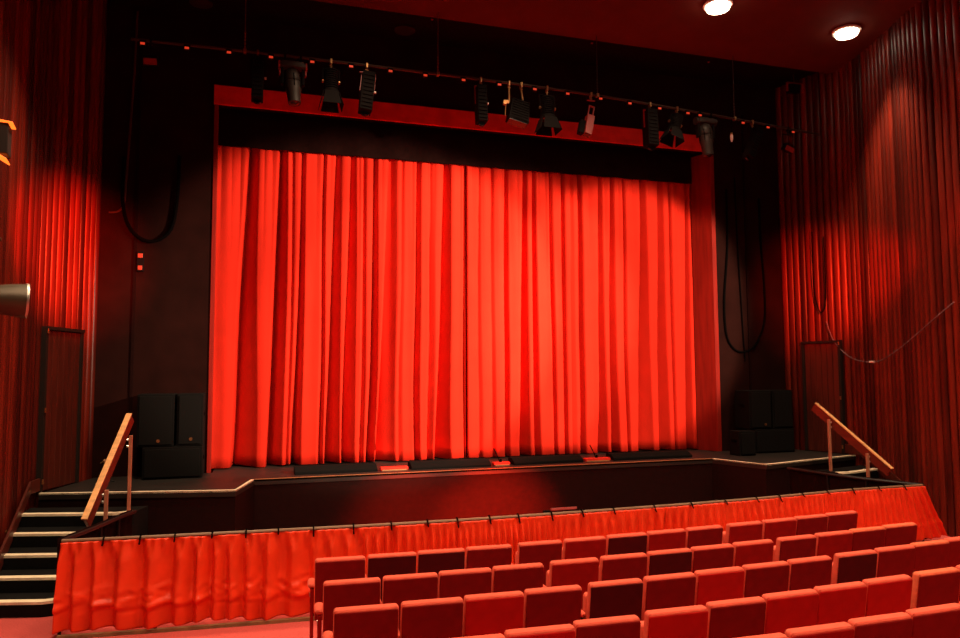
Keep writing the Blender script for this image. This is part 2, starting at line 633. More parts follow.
# ------------------------------------------------------------------ orchestra pit rail and its satin
RAIL = catmull([(-1.92, 8.94, 1.0), (-.53, 8.81, 1.0), (2.16, 8.65, 1.0), (5.18, 8.69, 1.0), (6.94, 8.88, .98), (8.79, 9.18, .955), (10.42, 9.40, .915)], 12)
SIDE_L = [(-1.92, 8.94, 1.0), (-1.68, 9.70, 1.0), (-1.56, 10.15, 1.0), (-1.44, 10.6, .99)]
SIDE_R = [(10.42, 9.40, .915), (9.98, 10.1, .94), (9.72, 10.7, .96), (9.55, 11.5, .97)]
t = thing('pit_railing', 'metal railing around the orchestra pit that carries the red satin skirt', 'railing')
MB().tube(RAIL, .020).build('front_rail', 'rail_tan', t, smooth=True)
MB().tube(catmull(SIDE_L, 4), .024).build('side_rail', 'seat_metal', t, smooth=True)
MB().tube(catmull(SIDE_R, 4), .024).build('side_rail', 'seat_metal', t, smooth=True)
for k in range(0, len(RAIL), 9):
    p = RAIL[k]
    MB().cyl((p.x, p.y + .035, 0), (p.x, p.y + .035, p.z + .01), .018).build('post', 'seat_metal', t)
for sd in (SIDE_L, SIDE_R):
    for p in sd[1:3]:
        MB().cyl((p[0], p[1], 0), (p[0], p[1], p[2]), .018).build('post', 'seat_metal', t)


def side_drape(path, label):
    bm = bmesh.new()
    pts = catmull(path, 14)
    rows = []
    for j in range(8):
        f = j / 7
        row = []
        for i, p in enumerate(pts):
            k = .02 * math.sin(i * 1.1) * (.3 + f)
            row.append(bm.verts.new((p.x + k, p.y, p.z + .028 - f * (p.z - .02))))
        rows.append(row)
    for a, b in zip(rows, rows[1:]):
        for i in range(len(pts) - 1):
            bm.faces.new((a[i], b[i], b[i + 1], a[i + 1])).smooth = True
    me = bpy.data.meshes.new('pit_drape')
    bm.to_mesh(me)
    bm.free()
    me.materials.append(M['black_velvet'])
    o = bpy.data.objects.new('pit_drape', me)
    COL.objects.link(o)
    o.modifiers.new('thick', 'SOLIDIFY').thickness = .008
    return tag(o, label, 'drape')


side_drape([(p[0] - .035, p[1], p[2]) for p in SIDE_L], 'black drape over the side rail of the orchestra pit beside the left steps')
side_drape([(p[0] + .035, p[1], p[2]) for p in SIDE_R], 'black drape over the side rail of the orchestra pit beside the right steps')

# arc length along the rail
S = [0.]
for a, b in zip(RAIL, RAIL[1:]):
    S.append(S[-1] + (b - a).length)
LEN = S[-1]


def rail_at(s):
    s = max(0, min(LEN, s))
    for k in range(len(S) - 1):
        if s <= S[k + 1]:
            f = (s - S[k]) / (S[k + 1] - S[k])
            p = RAIL[k].lerp(RAIL[k + 1], f)
            t = (RAIL[k + 1] - RAIL[k]).normalized()
            return p, Vector((t.y, -t.x, 0)).normalized()
    return RAIL[-1], Vector((0, -1, 0))


TIES = []
s = .42
rt = random.Random(4)
while s < LEN - .2:
    TIES.append(s)
    s += rt.uniform(.34, .46) if s < 5 else rt.uniform(.40, .62)

bm = bmesh.new()
NS, NT = 1200, 44
grid = []
for j in range(NT + 1):
    t_ = j / NT
    row = []
    for i in range(NS + 1):
        s = LEN * i / NS
        p, n = rail_at(s)
        near = min(abs(s - q) for q in TIES)
        gather = math.exp(-(near / .05) ** 2)
        m_ = min(1, max(0, (s - 3.2) / 2.5))
        ph = s * (29 + 19 * m_) + 5. * noise.noise((s * 1.1, .3, 0)) + .7 * noise.noise((s * 2, t_ * 1.2, 3))
        saw = (ph / (2 * PI)) % 1.0
        fold = (1 - saw / .72) if saw < .72 else (saw - .72) / .28
        fold = fold * fold * (3 - 2 * fold)
        big = .5 + .5 * noise.noise((s * 1.9, t_ * .5, 7))
        body = min(1, max(0, (t_ - .07) / .16))
        amp = .014 + (.100 - .040 * m_) * body
        d = .035 + amp * (fold - .42) * (.25 + 1.1 * big) + .025 * t_ + .04 * noise.noise((s * 1.3, t_ * .4, 21)) * body
        # ruffled heading
        d += (1 - body) * .012 * math.sin(s * 62 + 3 * noise.noise((s * 3, 0, 5)))
        d -= gather * .05 * (1 - .8 * t_) * (1 - .5 * m_)
        # puff above the hem band, crumpled
        side = 1 - .6 * m_
        lvl = .73 + .035 * noise.noise((s * 1.7, 0, 12))
        seam = math.exp(-((t_ - lvl) / .045) ** 2)
        d += side * seam * (.022 + .065 * noise.noise((s * 5.0, t_ * 5, 2)))
        d -= side * .022 * math.exp(-((t_ - lvl - .06) / .02) ** 2) * (.6 + noise.noise((s * 3.2, 0, 8)))
        crump = math.exp(-((t_ - lvl + .10) / .12) ** 2)
        d += side * crump * .060 * (.35 - abs(noise.noise((s * 4 + t_ * 5, t_ * 7 - s * 2.5, 11)))) + side * crump * .03 * abs(noise.noise((s * 9 - t_ * 9, t_ * 8 + s * 3, 31)))
        if t_ > .8:
            d -= .016 * (t_ - .8) / .2
        # the skirt spreads outwards at both ends
        ex = 0
        if s < .5:
            ex = -.03 * (1 - s / .5) * t_
        if s > LEN - 1.3:
            ex = .48 * ((s - LEN + 1.3) / 1.3) ** 2 * t_ ** 1.2
        tz = p.z - .012
        hem = .065 + .03 * noise.noise((s * 1.6, 0, 6)) + .012 * math.sin(ph * .5)
        z = tz + (hem - tz) * t_
        tv = Vector((-n.y, n.x, 0))
        q = p + n * d + tv * ex
        row.append(bm.verts.new((q.x, q.y, z)))
    grid.append(row)
for a, b in zip(grid, grid[1:]):
    for i in range(NS):
        bm.faces.new((a[i], b[i], b[i + 1], a[i + 1])).smooth = True
me = bpy.data.meshes.new('pit_skirt')
bm.to_mesh(me)
bm.free()
me.materials.append(M['satin'])
skirt = bpy.data.objects.new('pit_skirt', me)
COL.objects.link(skirt)
sm = skirt.modifiers.new('thick', 'SOLIDIFY')
sm.thickness = .005
tag(skirt, 'long red satin skirt gathered along the orchestra pit railing', 'curtain')
for q in TIES:
    p, n = rail_at(q)
    b = MB()
    ln_ = rt.uniform(.02, .075)
    b.tube([p + Vector((0, 0, .02)) - n * .03, p + Vector((0, 0, .032)), p + n * .035 + Vector((0, 0, .012)), p + n * .05 - Vector((0, 0, ln_ * .6)), p + n * .075 - Vector((0, 0, ln_))], .009, 6)
    b.build('tie', 'cable', skirt, smooth=True)

# tan board along the foot of the skirt
m = MB()
base = [rail_at(LEN * k / 60)[0] for k in range(61)]
m.strip([(p.x, p.y - .03) for p in base], -.05, 0.001, .035)
struct(m.build('baseboard_pit', 'board'))


# ------------------------------------------------------------------ lighting bar and lanterns
BY = 12.5
BAR = catmull([(-1.95, BY, 8.13), (0, BY, 8.155), (3, BY, 8.155), (5.6, BY, 8.125), (7.6, BY, 8.045), (9.5, BY, 7.945), (11.5, BY, 7.82)], 6)


def bar_z(x):
    for a, b in zip(BAR, BAR[1:]):
        if a.x <= x <= b.x:
            return a.z + (b.z - a.z) * (x - a.x) / (b.x - a.x)
    return BAR[-1].z


t = thing('lighting_bar', 'long steel lighting bar with small red lit sockets hung before the stage opening', 'lighting bar')
MB().tube(BAR, .026).build('pipe', 'bar', t, smooth=True)
for x in (-1.78, -1.12, -.47, .2, .88, 1.54, 2.23, 2.86, 3.57, 4.26, 4.96, 5.63, 6.32, 6.95, 7.61, 8.25, 8.53, 9.55, 10.16, 10.79):
    z = bar_z(x) - .055
    s = MB().box((x, BY, z + .005), (.10, .07, .085)).build('socket', 'fix', t, bevel=.006)
    MB().box((x, BY - .04, z - .012), (.066, .014, .036)).build('indicator_lamp', 'indicator', s, bevel=.004)
for x in (-.22, 3.10, 6.27, 9.37):
    zt_ = 9.42
    w = MB()
    w.cyl((x, BY, bar_z(x)), (x, BY, CZ(BY) + .01), .007, seg=6)
    for k in range(5):
        w.lathe([(.004, 0), (.013, .012), (.013, .035), (.004, .047)], (x, BY, bar_z(x) + .05 + k * .06), seg=8)
    w.build('hanging_wire', 'brass' if x < 4 else 'bar', t)
    MB().box((x, BY, bar_z(x)), (.05, .075, .075)).build('clamp', 'brass', t, bevel=.008)


def rotx(a):
    return Matrix.Rotation(a, 3, 'X')


def roty(a):
    return Matrix.Rotation(a, 3, 'Y')


def hook(t, x=0., mat='brass'):
    m = MB()
    m.box((x, 0, -.01), (.035, .075, .09))
    m.cyl((x, 0, -.05), (x, 0, -.13), .012)
    m.cyl((x - .03, 0, -.085), (x + .03, 0, -.085), .009)
    return m.build('hook_clamp', mat, t, bevel=.004)


def lantern_root(x, label, cat='stage light'):
    return thing('stage_lantern', label, cat, (x, BY, bar_z(x)), 0, 'stage lanterns on the lighting bar')


def box_lantern(x, label, w, top, bot, tilt, lean, mat='fix', red_plate=True):
    """Tall narrow lantern seen from its back; top and bottom are drops below the bar."""
    t = lantern_root(x, label)
    hook(t)
    h = top - bot
    R_ = roty(tilt) @ rotx(lean)
    c = Vector((0, .0, -top - (bot - top) / 2))
    h = bot - top
    b = MB()
    b.box(c, (w, .24, h), R_)
    for k in range(9):
        q = c + R_ @ Vector((0, -.128, -h / 2 + h * (k + .8) / 10))
        b.box(q, (w * .82, .018, h * .03), R_)
    body = b.build('body', mat, t, bevel=.010)
    y = MB()
    for s in (-1, 1):
        y.box(c + R_ @ Vector((s * (w / 2 + .014), 0, h * .27)), (.010, .04, h * .5), R_)
    y.box((0, 0, -.135), (w + .04, .045, .012))
    y.build('yoke', 'fix_red' if red_plate else 'fix', t)
    p0 = c + R_ @ Vector((0, .0, -h / 2))
    ln = MB().cyl(p0, p0 + R_ @ Vector((0, .03, -.012)), w * .36)
    ln.build('lens', 'lens', t)
    kn = MB()
    kn.cyl(c + R_ @ Vector((w / 2 + .015, 0, h * .05)), c + R_ @ Vector((w / 2 + .05, 0, h * .05)), .022)
    kn.build('knob', 'steel', t)
    return t


def fresnel(x, label, r, top, bot, tilt, lean):
    t = lantern_root(x, label)
    hook(t)
    R_ = roty(tilt) @ rotx(lean)
    h = bot - top
    c0 = Vector((0, 0, -top))
    q = lambda zz: c0 + R_ @ Vector((0, 0, -zz))
    ax = R_ @ Vector((0, 0, -1))
    prof = [(r * .45, 0), (r * .8, .02)]
    n = 9
    for k in range(n):
        z = .04 + h * .5 * k / n
        prof += [(r, z), (r, z + .016), (r * .86, z + .02), (r * .86, z + .034)]
    prof += [(r * 1.05, h * .56), (r * 1.05, h * .64), (r * .92, h * .645)]
    MB().lathe(prof, c0, ax, 22).build('housing', 'fix', t, smooth=True)
    MB().lathe([(r * .9, 0), (r * .6, .03), (.01, .04)], q(h * .645), ax, 20).build('lens', 'lens', t, smooth=True)
    for a in range(4):
        A = Matrix.Rotation(a * PI / 2, 3, 'Z')
        w0, w1, d0, d1 = r * .85, r * 1.25, r * 1.0, r * 1.55
        pts = [(-w0, d0, -h * .64), (w0, d0, -h * .64), (w1, d1, -h), (-w1, d1, -h)]
        ring = [[c0 + R_ @ (A @ Vector(p)) for p in pts], [c0 + R_ @ (A @ (Vector(p) + Vector((0, .008, 0)))) for p in pts]]
        MB().loft(ring).build('barn_door', 'fix', t)
    y = MB()
    for s in (-1, 1):
        y.cyl((s * r * 1.12, 0, -.15), c0 + R_ @ Vector((s * r * 1.12, 0, -h * .34)), .012)
    y.box((0, 0, -.145), (r * 2.3, .04, .012))
    y.build('yoke', 'fix', t)
    for s in (-1, 1):
        MB().cyl(c0 + R_ @ Vector((s * r * 1.02, 0, -h * .34)), c0 + R_ @ Vector((s * r * 1.22, 0, -h * .34)), .028).build('knob', 'brass', t)
    return t


def moving_head(x, label, drop, tilt, red_ears):
    t = thing('moving_light', label, 'stage light', (x, BY, bar_z(x)), 0, 'stage lanterns on the lighting bar')
    hook(t, -.13, 'fix')
    hook(t, .13, 'fix')
    b = MB()
    b.cyl((-.22, 0, -.17), (.22, 0, -.17), .07, seg=16)
    b.box((0, 0, -.155), (.36, .16, .10))
    body = b.build('base', 'fix_grey', t, bevel=.008, smooth=True)
    for s in (-1, 1):
        MB().cyl((s * .21, 0, -.17), (s * .235, 0, -.17), .075, seg=16).build('end_cap', 'fix_red' if red_ears else 'fix_grey', body)
        a = MB()
        a.box((s * .17, 0, -.36), (.055, .13, .30), taper=.8)
        ar = a.build('yoke_arm', 'fix', t, bevel=.02)
        if red_ears:
            MB().prism([(s * .20, -.05), (s * .225, -.05), (s * .225, .05), (s * .20, .05)], -.335, -.245).build('side_cover', 'fix_red', ar, bevel=.004)
    ax = Matrix.Rotation(tilt, 3, 'X') @ Vector((.08, 0, -1))
    prof = [(.05, -.20), (.10, -.17), (.135, -.08), (.14, .02), (.125, .04), (.14, .06), (.13, .12), (.135, .16), (.115, .24), (.105, drop), (.08, drop + .005)]
    MB().lathe(prof, (0, 0, -.42), ax, 24).build('head', 'fix_grey', t, smooth=True)
    hv = MB()
    for k in range(7):
        an = 2 * PI * k / 7
        u = ax.orthogonal().normalized()
        w = ax.cross(u)
        rr = u * math.cos(an) + w * math.sin(an)
        hv.tube([Vector((0, 0, -.42)) + rr * .137 + ax * z for z in (-.07, .02, .10, .15)], .010, 6)
    hv.build('cooling_rib', 'fix', t)
    e = Vector((0, 0, -.42)) + ax.normalized() * (drop + .005)
    MB().lathe([(.078, 0), (.05, .02), (.005, .028)], e, ax, 18).build('lens', 'lens', t, smooth=True)
    return t


box_lantern(-.01, 'dark narrow lantern at the left end of the lighting bar, first of the hanging row', .19, .10, .83, .0, -.10, 'fix', False)
moving_head(.56, 'moving light with red triangular side covers, near the left end of the lighting bar', .42, -.15, True)
fresnel(1.20, 'round ribbed lantern with flared barn doors, third from the left on the lighting bar', .125, .14, .84, .0, -.08)
box_lantern(1.82, 'tall narrow leaning lantern, fourth from the left end of the lighting bar', .22, .13, .86, .10, -.12)
box_lantern(3.91, 'upright narrow lantern with a red top plate, just right of the empty middle stretch', .18, .13, .83, .0, -.10)

# wide flood on a brass bracket
t = lantern_root(4.60, 'wide square tilted floodlight on two brass brackets, middle of the lighting bar')
hook(t, -.14)
hook(t, .10)
R_ = roty(.22) @ rotx(-.25)
c = Vector((.04, 0, -.54))
b = MB().box(c, (.40, .20, .46), R_, taper=.86)
for k in range(8):
    b.box(c + R_ @ Vector((0, -.105, -.20 + k * .055)), (.34, .016, .014), R_)
b.build('housing', 'fix', t, bevel=.012)
y = MB()
y.cyl((-.14, 0, -.10), (-.14, 0, -.34), .016)
y.cyl((.10, 0, -.10), (.13, 0, -.30), .016)
y.box((-.20, 0, -.36), (.11, .04, .05))
y.cyl((-.20, 0, -.36), (-.22, 0, -.62), .012)
y.build('bracket', 'brass', t)
MB().box(c + R_ @ Vector((0, 0, -.245)), (.36, .17, .02), R_).build('lens', 'lens', t)
MB().cyl((-.26, 0, -.40), (-.20, 0, -.40), .03).build('knob', 'brass', t)

fresnel(5.22, 'round ribbed lantern with flared barn doors, just right of the wide tilted floodlight', .135, .16, .85, .0, -.05)

# pale lantern with an open fork, its red light put into the colour
t = lantern_root(6.13, 'red-lit slim tilted lantern on an open fork, right half of the lighting bar')
hook(t)
R_ = roty(.26) @ rotx(-.15)
c = Vector((-.06, 0, -.62))
MB().box(c, (.15, .14, .42), R_).build('body', 'fix_red', t, bevel=.008)
f = MB()
for s in (-1, 1):
    f.box(c + R_ @ Vector((s * .05, 0, .31)), (.022, .03, .24), R_)
f.box(c + R_ @ Vector((0, 0, .43)), (.125, .03, .025), R_)
f.build('fork', 'fix_red', t, bevel=.004)
MB().box(c + R_ @ Vector((-.13, .02, -.08)), (.10, .12, .28), R_).build('barn_door', 'fix', t, bevel=.006)
MB().box(c + R_ @ Vector((0, 0, -.215)), (.12, .11, .012), R_).build('lens', 'lens', t)
MB().box((0, 0, -.12), (.16, .04, .014)).build('yoke', 'fix_red', t)

box_lantern(7.41, 'upright narrow lantern with a red top plate, left of the tilted ribbed lantern', .23, .12, .87, .03, -.10)
fresnel(8.02, 'tilted ribbed lantern between the narrow lantern and the right moving light', .125, .12, .72, .30, -.10)
moving_head(8.67, 'moving light over the wooden jamb at the right end of the stage opening', .45, -.05, False)

t = thing('hanging_plug', 'small pale plug dangling from the lighting bar right of the moving light', 'plug', (9.29, BY, bar_z(9.29)))
MB().tube([(0, 0, 0), (.01, -.01, -.16), (0, 0, -.34)], .009, 6).build('lead', 'cable', t)
MB().lathe([(.014, 0), (.02, .03), (.03, .05), (.03, .13), (.022, .15)], (0, 0, -.49), seg=12).build('plug_body', 'white_metal', t, smooth=True)
MB().cyl((0, 0, -.345), (0, 0, -.305), .022).build('cable_grip', 'brass', t)

box_lantern(9.80, 'dim slim strongly tilted lantern beyond the right moving light', .15, .12, .80, .42, -.05, 'fix', False)


def small_flood(x, label, drop, tilt):
    t = thing('small_floodlight', label, 'stage light', (x, BY, bar_z(x)), 0, 'stage lanterns on the lighting bar')
    hook(t, 0, 'fix')
    R_ = roty(tilt) @ rotx(.25)
    c = Vector((0, 0, -drop))
    MB().box(c, (.24, .14, .16), R_, taper=.9).build('housing', 'fix', t, bevel=.01)
    MB().box(c + R_ @ Vector((0, -.075, -.025)), (.20, .014, .10), R_).build('face', 'fix_red', t, bevel=.004)
    y = MB()
    y.box((0, 0, -.13), (.27, .03, .012))
    for s in (-1, 1):
        y.cyl((s * .13, 0, -.13), c + Vector((s * .13, 0, 0)), .009)
    y.build('yoke', 'fix', t)


small_flood(-1.66, 'small floodlight with a reddish face at the far left tip of the lighting bar', .32, -.06)
small_flood(10.68, 'small tilted floodlight with a red face at the far right tip of the lighting bar', .42, .35)

t = thing('wall_bracket_light', 'small dark lamp on a red bracket high in the right corner under the ceiling', 'stage light', (11.45, 13.15, 9.40))
MB().cyl((0, 0, 0), (0, 0, -.22), .014).build('stem', 'bar', t)
MB().box((-.02, 0, -.34), (.26, .16, .20), rotx(.2)).build('housing', 'fix', t, bevel=.012)
b = MB()
b.box((0, -.02, -.215), (.40, .04, .03))
b.box((-.20, -.02, -.31), (.03, .04, .20))
b.box((.20, -.02, -.31), (.03, .04, .20))
b.build('bracket', 'fix_red', t, bevel=.004)

# ------------------------------------------------------------------ ceiling lamps
SLOPE = 0


def downlight(x, y, label):
    t = thing('ceiling_downlight', label, 'ceiling light', (x, y, CZ(y)))
    t.rotation_euler = (-SLOPE, 0, 0)
    MB().lathe([(.235, .0), (.255, -.02), (.255, -.05), (.225, -.06), (.215, -.03), (.21, .0)], seg=32).build('trim_ring', 'white_metal', t, smooth=True)
    MB().lathe([(.20, -.001), (.205, -.07), (.19, -.12), (.10, -.15), (.01, -.158)], seg=32).build('diffuser', 'lamp', t, smooth=True)
    sl = MB()
    for k in range(20):
        a = 2 * PI * k / 20
        sl.box((.212 * math.cos(a), .212 * math.sin(a), -.062), (.012, .026, .045), Matrix.Rotation(a, 3, 'Z'))
    sl.build('baffle', 'white_metal', t)
    return t


downlight(7.78, 10.74, 'lit round ceiling lamp cut by the top edge, nearer the middle of the hall')
downlight(10.76, 10.90, 'lit round ceiling lamp over the right side wall')


def blank_light(x, label):
    t = thing('recessed_light', label, 'ceiling light', (x, 13.55, 9.42))
    MB().lathe([(.16, 0), (.20, -.012), (.20, -.03), (.17, -.03)], seg=28).build('rim', 'fix_grey', t, smooth=True)
    MB().lathe([(.168, -.008), (.168, -.020), (.10, -.026), (.005, -.028)], seg=28).build('cover', 'jamb', t, smooth=True)


blank_light(-1.0, 'unlit round recessed lamp in the dark soffit above the far left of the stage opening')
blank_light(2.70, 'unlit round recessed lamp in the dark soffit above the middle of the stage')
for x, y, lab in ((3.10, 12.95, 'tiny red ceiling marker lamp near the unlit middle recessed lamp'),
                  (6.42, 13.0, 'tiny red ceiling marker lamp above the slim red-lit lantern'),
                  (9.22, 13.1, 'tiny red ceiling marker lamp above the wooden jamb side of the opening')):
    t = thing('marker_lamp', lab, 'indicator light', (x, y, 9.42))
    MB().lathe([(.035, 0), (.035, -.02), (.02, -.028)], seg=12).build('holder', 'fix', t)
    MB().lathe([(.024, -.026), (.02, -.04), (.004, -.046)], seg=12).build('lamp_lens', 'fix_red', t, smooth=True)

# red signal lamp box on the left black wall
t = thing('signal_lamp_box', 'small box with two glowing red signal lamps on the black wall left of the curtain', 'indicator light', (-1.93, PRO - .03, 4.76))
MB().box((0, .0, 0), (.11, .06, .36)).build('case', 'fix', t, bevel=.006)
for dz, w in ((.10, .08), (-.115, .07)):
    MB().box((.0, -.034, dz), (w, .012, .075)).build('signal_lamp', 'indicator', t, bevel=.004)

# ------------------------------------------------------------------ wall lamp and lantern at the left edge
t = thing('wall_wash_lamp', 'grey wall lamp edged by glowing orange strips on the left slatted wall', 'wall lamp', (-2.68, 9.02, 5.33), math.radians(8))
MB().box((0.02, 0, 0), (.14, .24, .34)).build('housing', 'fix_grey', t, bevel=.01)
MB().box((.02, -.01, .185), (.22, .26, .016), roty(.10)).build('lamp_strip', 'strip', t, bevel=.008)
MB().box((.0, -.01, -.185), (.20, .26, .016), roty(.55)).build('lamp_strip', 'strip', t, bevel=.008)
MB().box((-.105, 0, 0), (.08, .08, .12)).build('bracket', 'fix', t)

t = thing('lantern_pole', 'dark upright lighting pole that carries the beige lantern at the left edge', 'lighting stand', (-2.42, 7.5, 0))
MB().cyl((0, 0, 0), (0, 0, 4.4), .025).build('pole', 'seat_metal', t)
MB().lathe([(.22, 0), (.22, .02), (.05, .05), (.03, .10)], seg=20).build('foot', 'seat_metal', t)
MB().tube([(0, 0, 3.99), (.14, 0, 3.99), (.235, 0, 3.99)], .016).build('arm', 'can', t)
t = thing('beige_lantern', 'beige metal lantern barrel pointing at the stage from the left edge', 'stage light', (-2.42, 7.5, 3.46))
ax = Vector((1, .35, -.03))
MB().lathe([(.03, -.32), (.08, -.30), (.095, -.15), (.10, .0), (.125, .15), (.150, .30), (.158, .40), (.150, .405), (.10, .39)], (.04, 0, 0), ax, 32).build('barrel', 'can', t, smooth=True)
e = Vector((.04, 0, 0)) + ax.normalized() * .392
MB().lathe([(.145, 0), (.06, .02), (.005, .024)], e, ax, 28).build('lens', 'lens', t, smooth=True)
MB().lathe([(.156, .392), (.164, .392), (.164, .412), (.156, .412)], (.04, 0, 0), ax, 32, caps=False).build('front_rim', 'steel', t, smooth=True)
y = MB()
y.cyl((.0, 0, .0), (.0, 0, .19), .014)
y.build('yoke', 'seat_metal', t)

# ------------------------------------------------------------------ loudspeakers
def speaker(x0, x1, y, z0, z1, depth, label, dots=(), foot=True):
    w, h = x1 - x0, z1 - z0
    t = thing('loudspeaker', label, 'loudspeaker', ((x0 + x1) / 2, y, z0))
    MB().box((0, depth / 2, h / 2), (w, depth, h)).build('cabinet', 'cab', t, bevel=.012)
    MB().box((0, -.012, h / 2), (w - .07, .026, h - .07)).build('grille', 'grille', t, bevel=.008)
    for dx, dz in dots:
        MB().cyl((dx, -.024, dz), (dx, -.034, dz), .028).build('badge', 'brass', t)
    for s in (-1, 1):
        MB().box((s * (w / 2 + .004), depth * .5, h * .6), (.012, .16, .06)).build('handle', 'cable', t)
    return t


speaker(-1.74, -.80, 13.42, STAGE, 1.555, .55, 'wide black bass speaker on the stage floor left of the curtain, under two cabinets')
speaker(-1.84, -1.26, 13.44, 1.558, 2.44, .50, 'black speaker cabinet stacked on the left bass speaker, next to the slatted wall side', [(.05, .10)])
speaker(-1.22, -.80, 13.44, 1.558, 2.44, .50, 'black speaker cabinet stacked on the left bass speaker, next to the curtain', [(.02, .12)])
speaker(10.28, 11.30, 13.36, STAGE, 1.53, .55, 'wide black bass speaker on the stage floor right of the curtain')
speaker(10.18, 10.74, 13.38, 1.533, 2.36, .50, 'black speaker cabinet stacked on the right bass speaker, next to the curtain', [(.10, .10)])
speaker(10.77, 11.30, 13.38, 1.533, 2.36, .50, 'black speaker cabinet stacked on the right bass speaker, next to the slatted wall')
speaker(9.66, 10.06, 13.05, STAGE, 1.53, .34, 'small dark speaker standing before the right speaker stack')

# small stand and folded card by the side walls
t = thing('microphone_stand', 'low dark microphone stand with a slanted boom in the left corner of the stage', 'stand', (-2.28, 13.3, STAGE))
for k in range(3):
    a = k * 2.09 + .4
    MB().cyl((0, 0, .06), (.16 * math.cos(a), .16 * math.sin(a), .012), .010).build('leg', 'seat_metal', t)
MB().cyl((0, 0, .05), (0, 0, .36), .011).build('pole', 'seat_metal', t)
MB().cyl((-.06, 0, .32), (.10, 0, .43), .008).build('boom', 'brass', t)
MB().lathe([(.02, 0), (.025, .03), (.012, .05)], (0, 0, .33), seg=10).build('joint', 'edge', t)
t = thing('folded_card', 'pale folded card leaning on the black wall at the right stage corner', 'card', (11.36, 13.86, STAGE))
MB().box((0, .0, .17), (.10, .012, .34), rotx(-.12)).build('front_leaf', 'paper', t)
MB().box((.035, .03, .15), (.10, .012, .30), rotx(-.10)).build('rear_leaf', 'paper', t)

# ------------------------------------------------------------------ foot of the curtain: low black boxes and boundary microphones
for x0, x1, lab in ((.72, 2.16, 'leftmost low black footlight box along the foot of the red curtain'),
                    (2.78, 4.30, 'second low black footlight box from the left, under the curtain seam'),
                    (4.76, 6.20, 'third low black footlight box from the left along the curtain foot'),
                    (6.86, 8.64, 'rightmost low black footlight box along the foot of the red curtain')):
    t = thing('footlight_box', lab, 'footlight', ((x0 + x1) / 2, 13.36, STAGE), 0, 'footlight boxes along the curtain')
    w = x1 - x0
    MB().loft([[(-w / 2, -.14, 0), (-w / 2, .22, 0), (-w / 2, .22, .12), (-w / 2, .02, .12), (-w / 2, -.14, .05)],
               [(w / 2, -.14, 0), (w / 2, .22, 0), (w / 2, .22, .12), (w / 2, .02, .12), (w / 2, -.14, .05)]]).build('housing', 'cab', t, bevel=.008)
    MB().box((0, .215, .125), (w - .05, .03, .012)).build('lip', 'cable', t)
for x, lab, w in ((2.47, 'red-lit patch of stage floor between the first two footlight boxes', .50),
                  (4.52, 'small red-lit floor patch with a thin aerial at the middle of the curtain foot', .32),
                  (6.52, 'wide red-lit floor patch with a thin aerial between the right footlight boxes', .54)):
    t = thing('red_lit_floor_patch', lab, 'floor patch', (x, 13.30, STAGE))
    MB().box((0, 0, .035), (w, .14, .06)).build('plate', 'trim_and_lit_floor', t, bevel=.01)  # red light on the stage floor, put into this low block's colour
    MB().box((0, -.075, .012), (w * .9, .02, .02)).build('lip', 'edge', t)
    if w != .50:
        MB().tube([(-.02, 0, .06), (-.05, 0, .14), (-.14, .01, .32)], .010, 6).build('aerial', 'cable', t)
        MB().cyl((.0, 0, .06), (.0, 0, .12), .02).build('socket', 'cable', t)

# music stand in the pit
t = thing('music_stand', 'music stand with a red lit desk rising just above the pit rail', 'music stand', (4.25, 9.75, 0))
MB().cyl((0, 0, .05), (0, 0, .80), .012).build('pole', 'seat_metal', t)
for k in range(3):
    a = k * 2.09 + .5
    MB().cyl((0, 0, .15), (.24 * math.cos(a), .24 * math.sin(a), .012), .009).build('leg', 'seat_metal', t)
MB().box((0, .0, .84), (.40, .03, .035), rotx(-.4)).build('desk', 'fix_red', t, bevel=.004)  # red light falling on the desk is put into its colour
MB().box((-.27, -.01, .81), (.10, .04, .05)).build('desk_light', 'fix', t, bevel=.006)

# ------------------------------------------------------------------ cables
def cable(name, pts, r, mat, label):
    o = MB().tube(catmull(pts, 8), r, 7).build(name, mat, None, smooth=True)
    return tag(o, label, 'cable')


YC = PRO - .03
cable('hanging_cable', [(-2.10, YC, 9.3), (-2.12, YC, 8.2), (-2.16, YC, 7.1), (-2.20, YC, 6.2), (-2.22, YC, 5.8), (-2.30, YC, 5.64), (-2.46, YC, 5.60)], .018, 'cable_brown',
      'brown cable dropping down the black wall left of the curtain')
cable('hanging_cable', [(-2.24, YC - .04, 6.6), (-2.23, YC - .04, 5.75), (-2.08, YC - .04, 5.3), (-1.78, YC - .04, 5.12), (-1.47, YC - .04, 5.3), (-1.36, YC - .04, 5.8), (-1.33, YC - .04, 6.7)], .030, 'cable',
      'thick black cable looped on the black wall above the red signal lamps')
cable('hanging_cable', [(10.22, YC, 6.9), (10.20, YC, 5.6), (10.08, YC, 4.4), (10.10, YC, 3.65), (10.26, YC, 3.31), (10.52, YC, 3.21), (10.86, YC, 3.36), (11.13, YC, 3.9), (11.16, YC, 4.7), (11.10, YC, 5.8), (11.10, YC, 6.75)], .024, 'cable',
      'black cable hanging in a long loop on the black wall right of the curtain')
cable('hanging_cable', [(10.45, YC, 7.2), (10.47, YC, 5.8), (10.52, YC, 4.4), (10.58, YC, 3.0)], .014, 'cable',
      'thin black cable falling straight inside the loop right of the curtain')


def wr(y, d=.075):
    return wall_x(y, False) - d


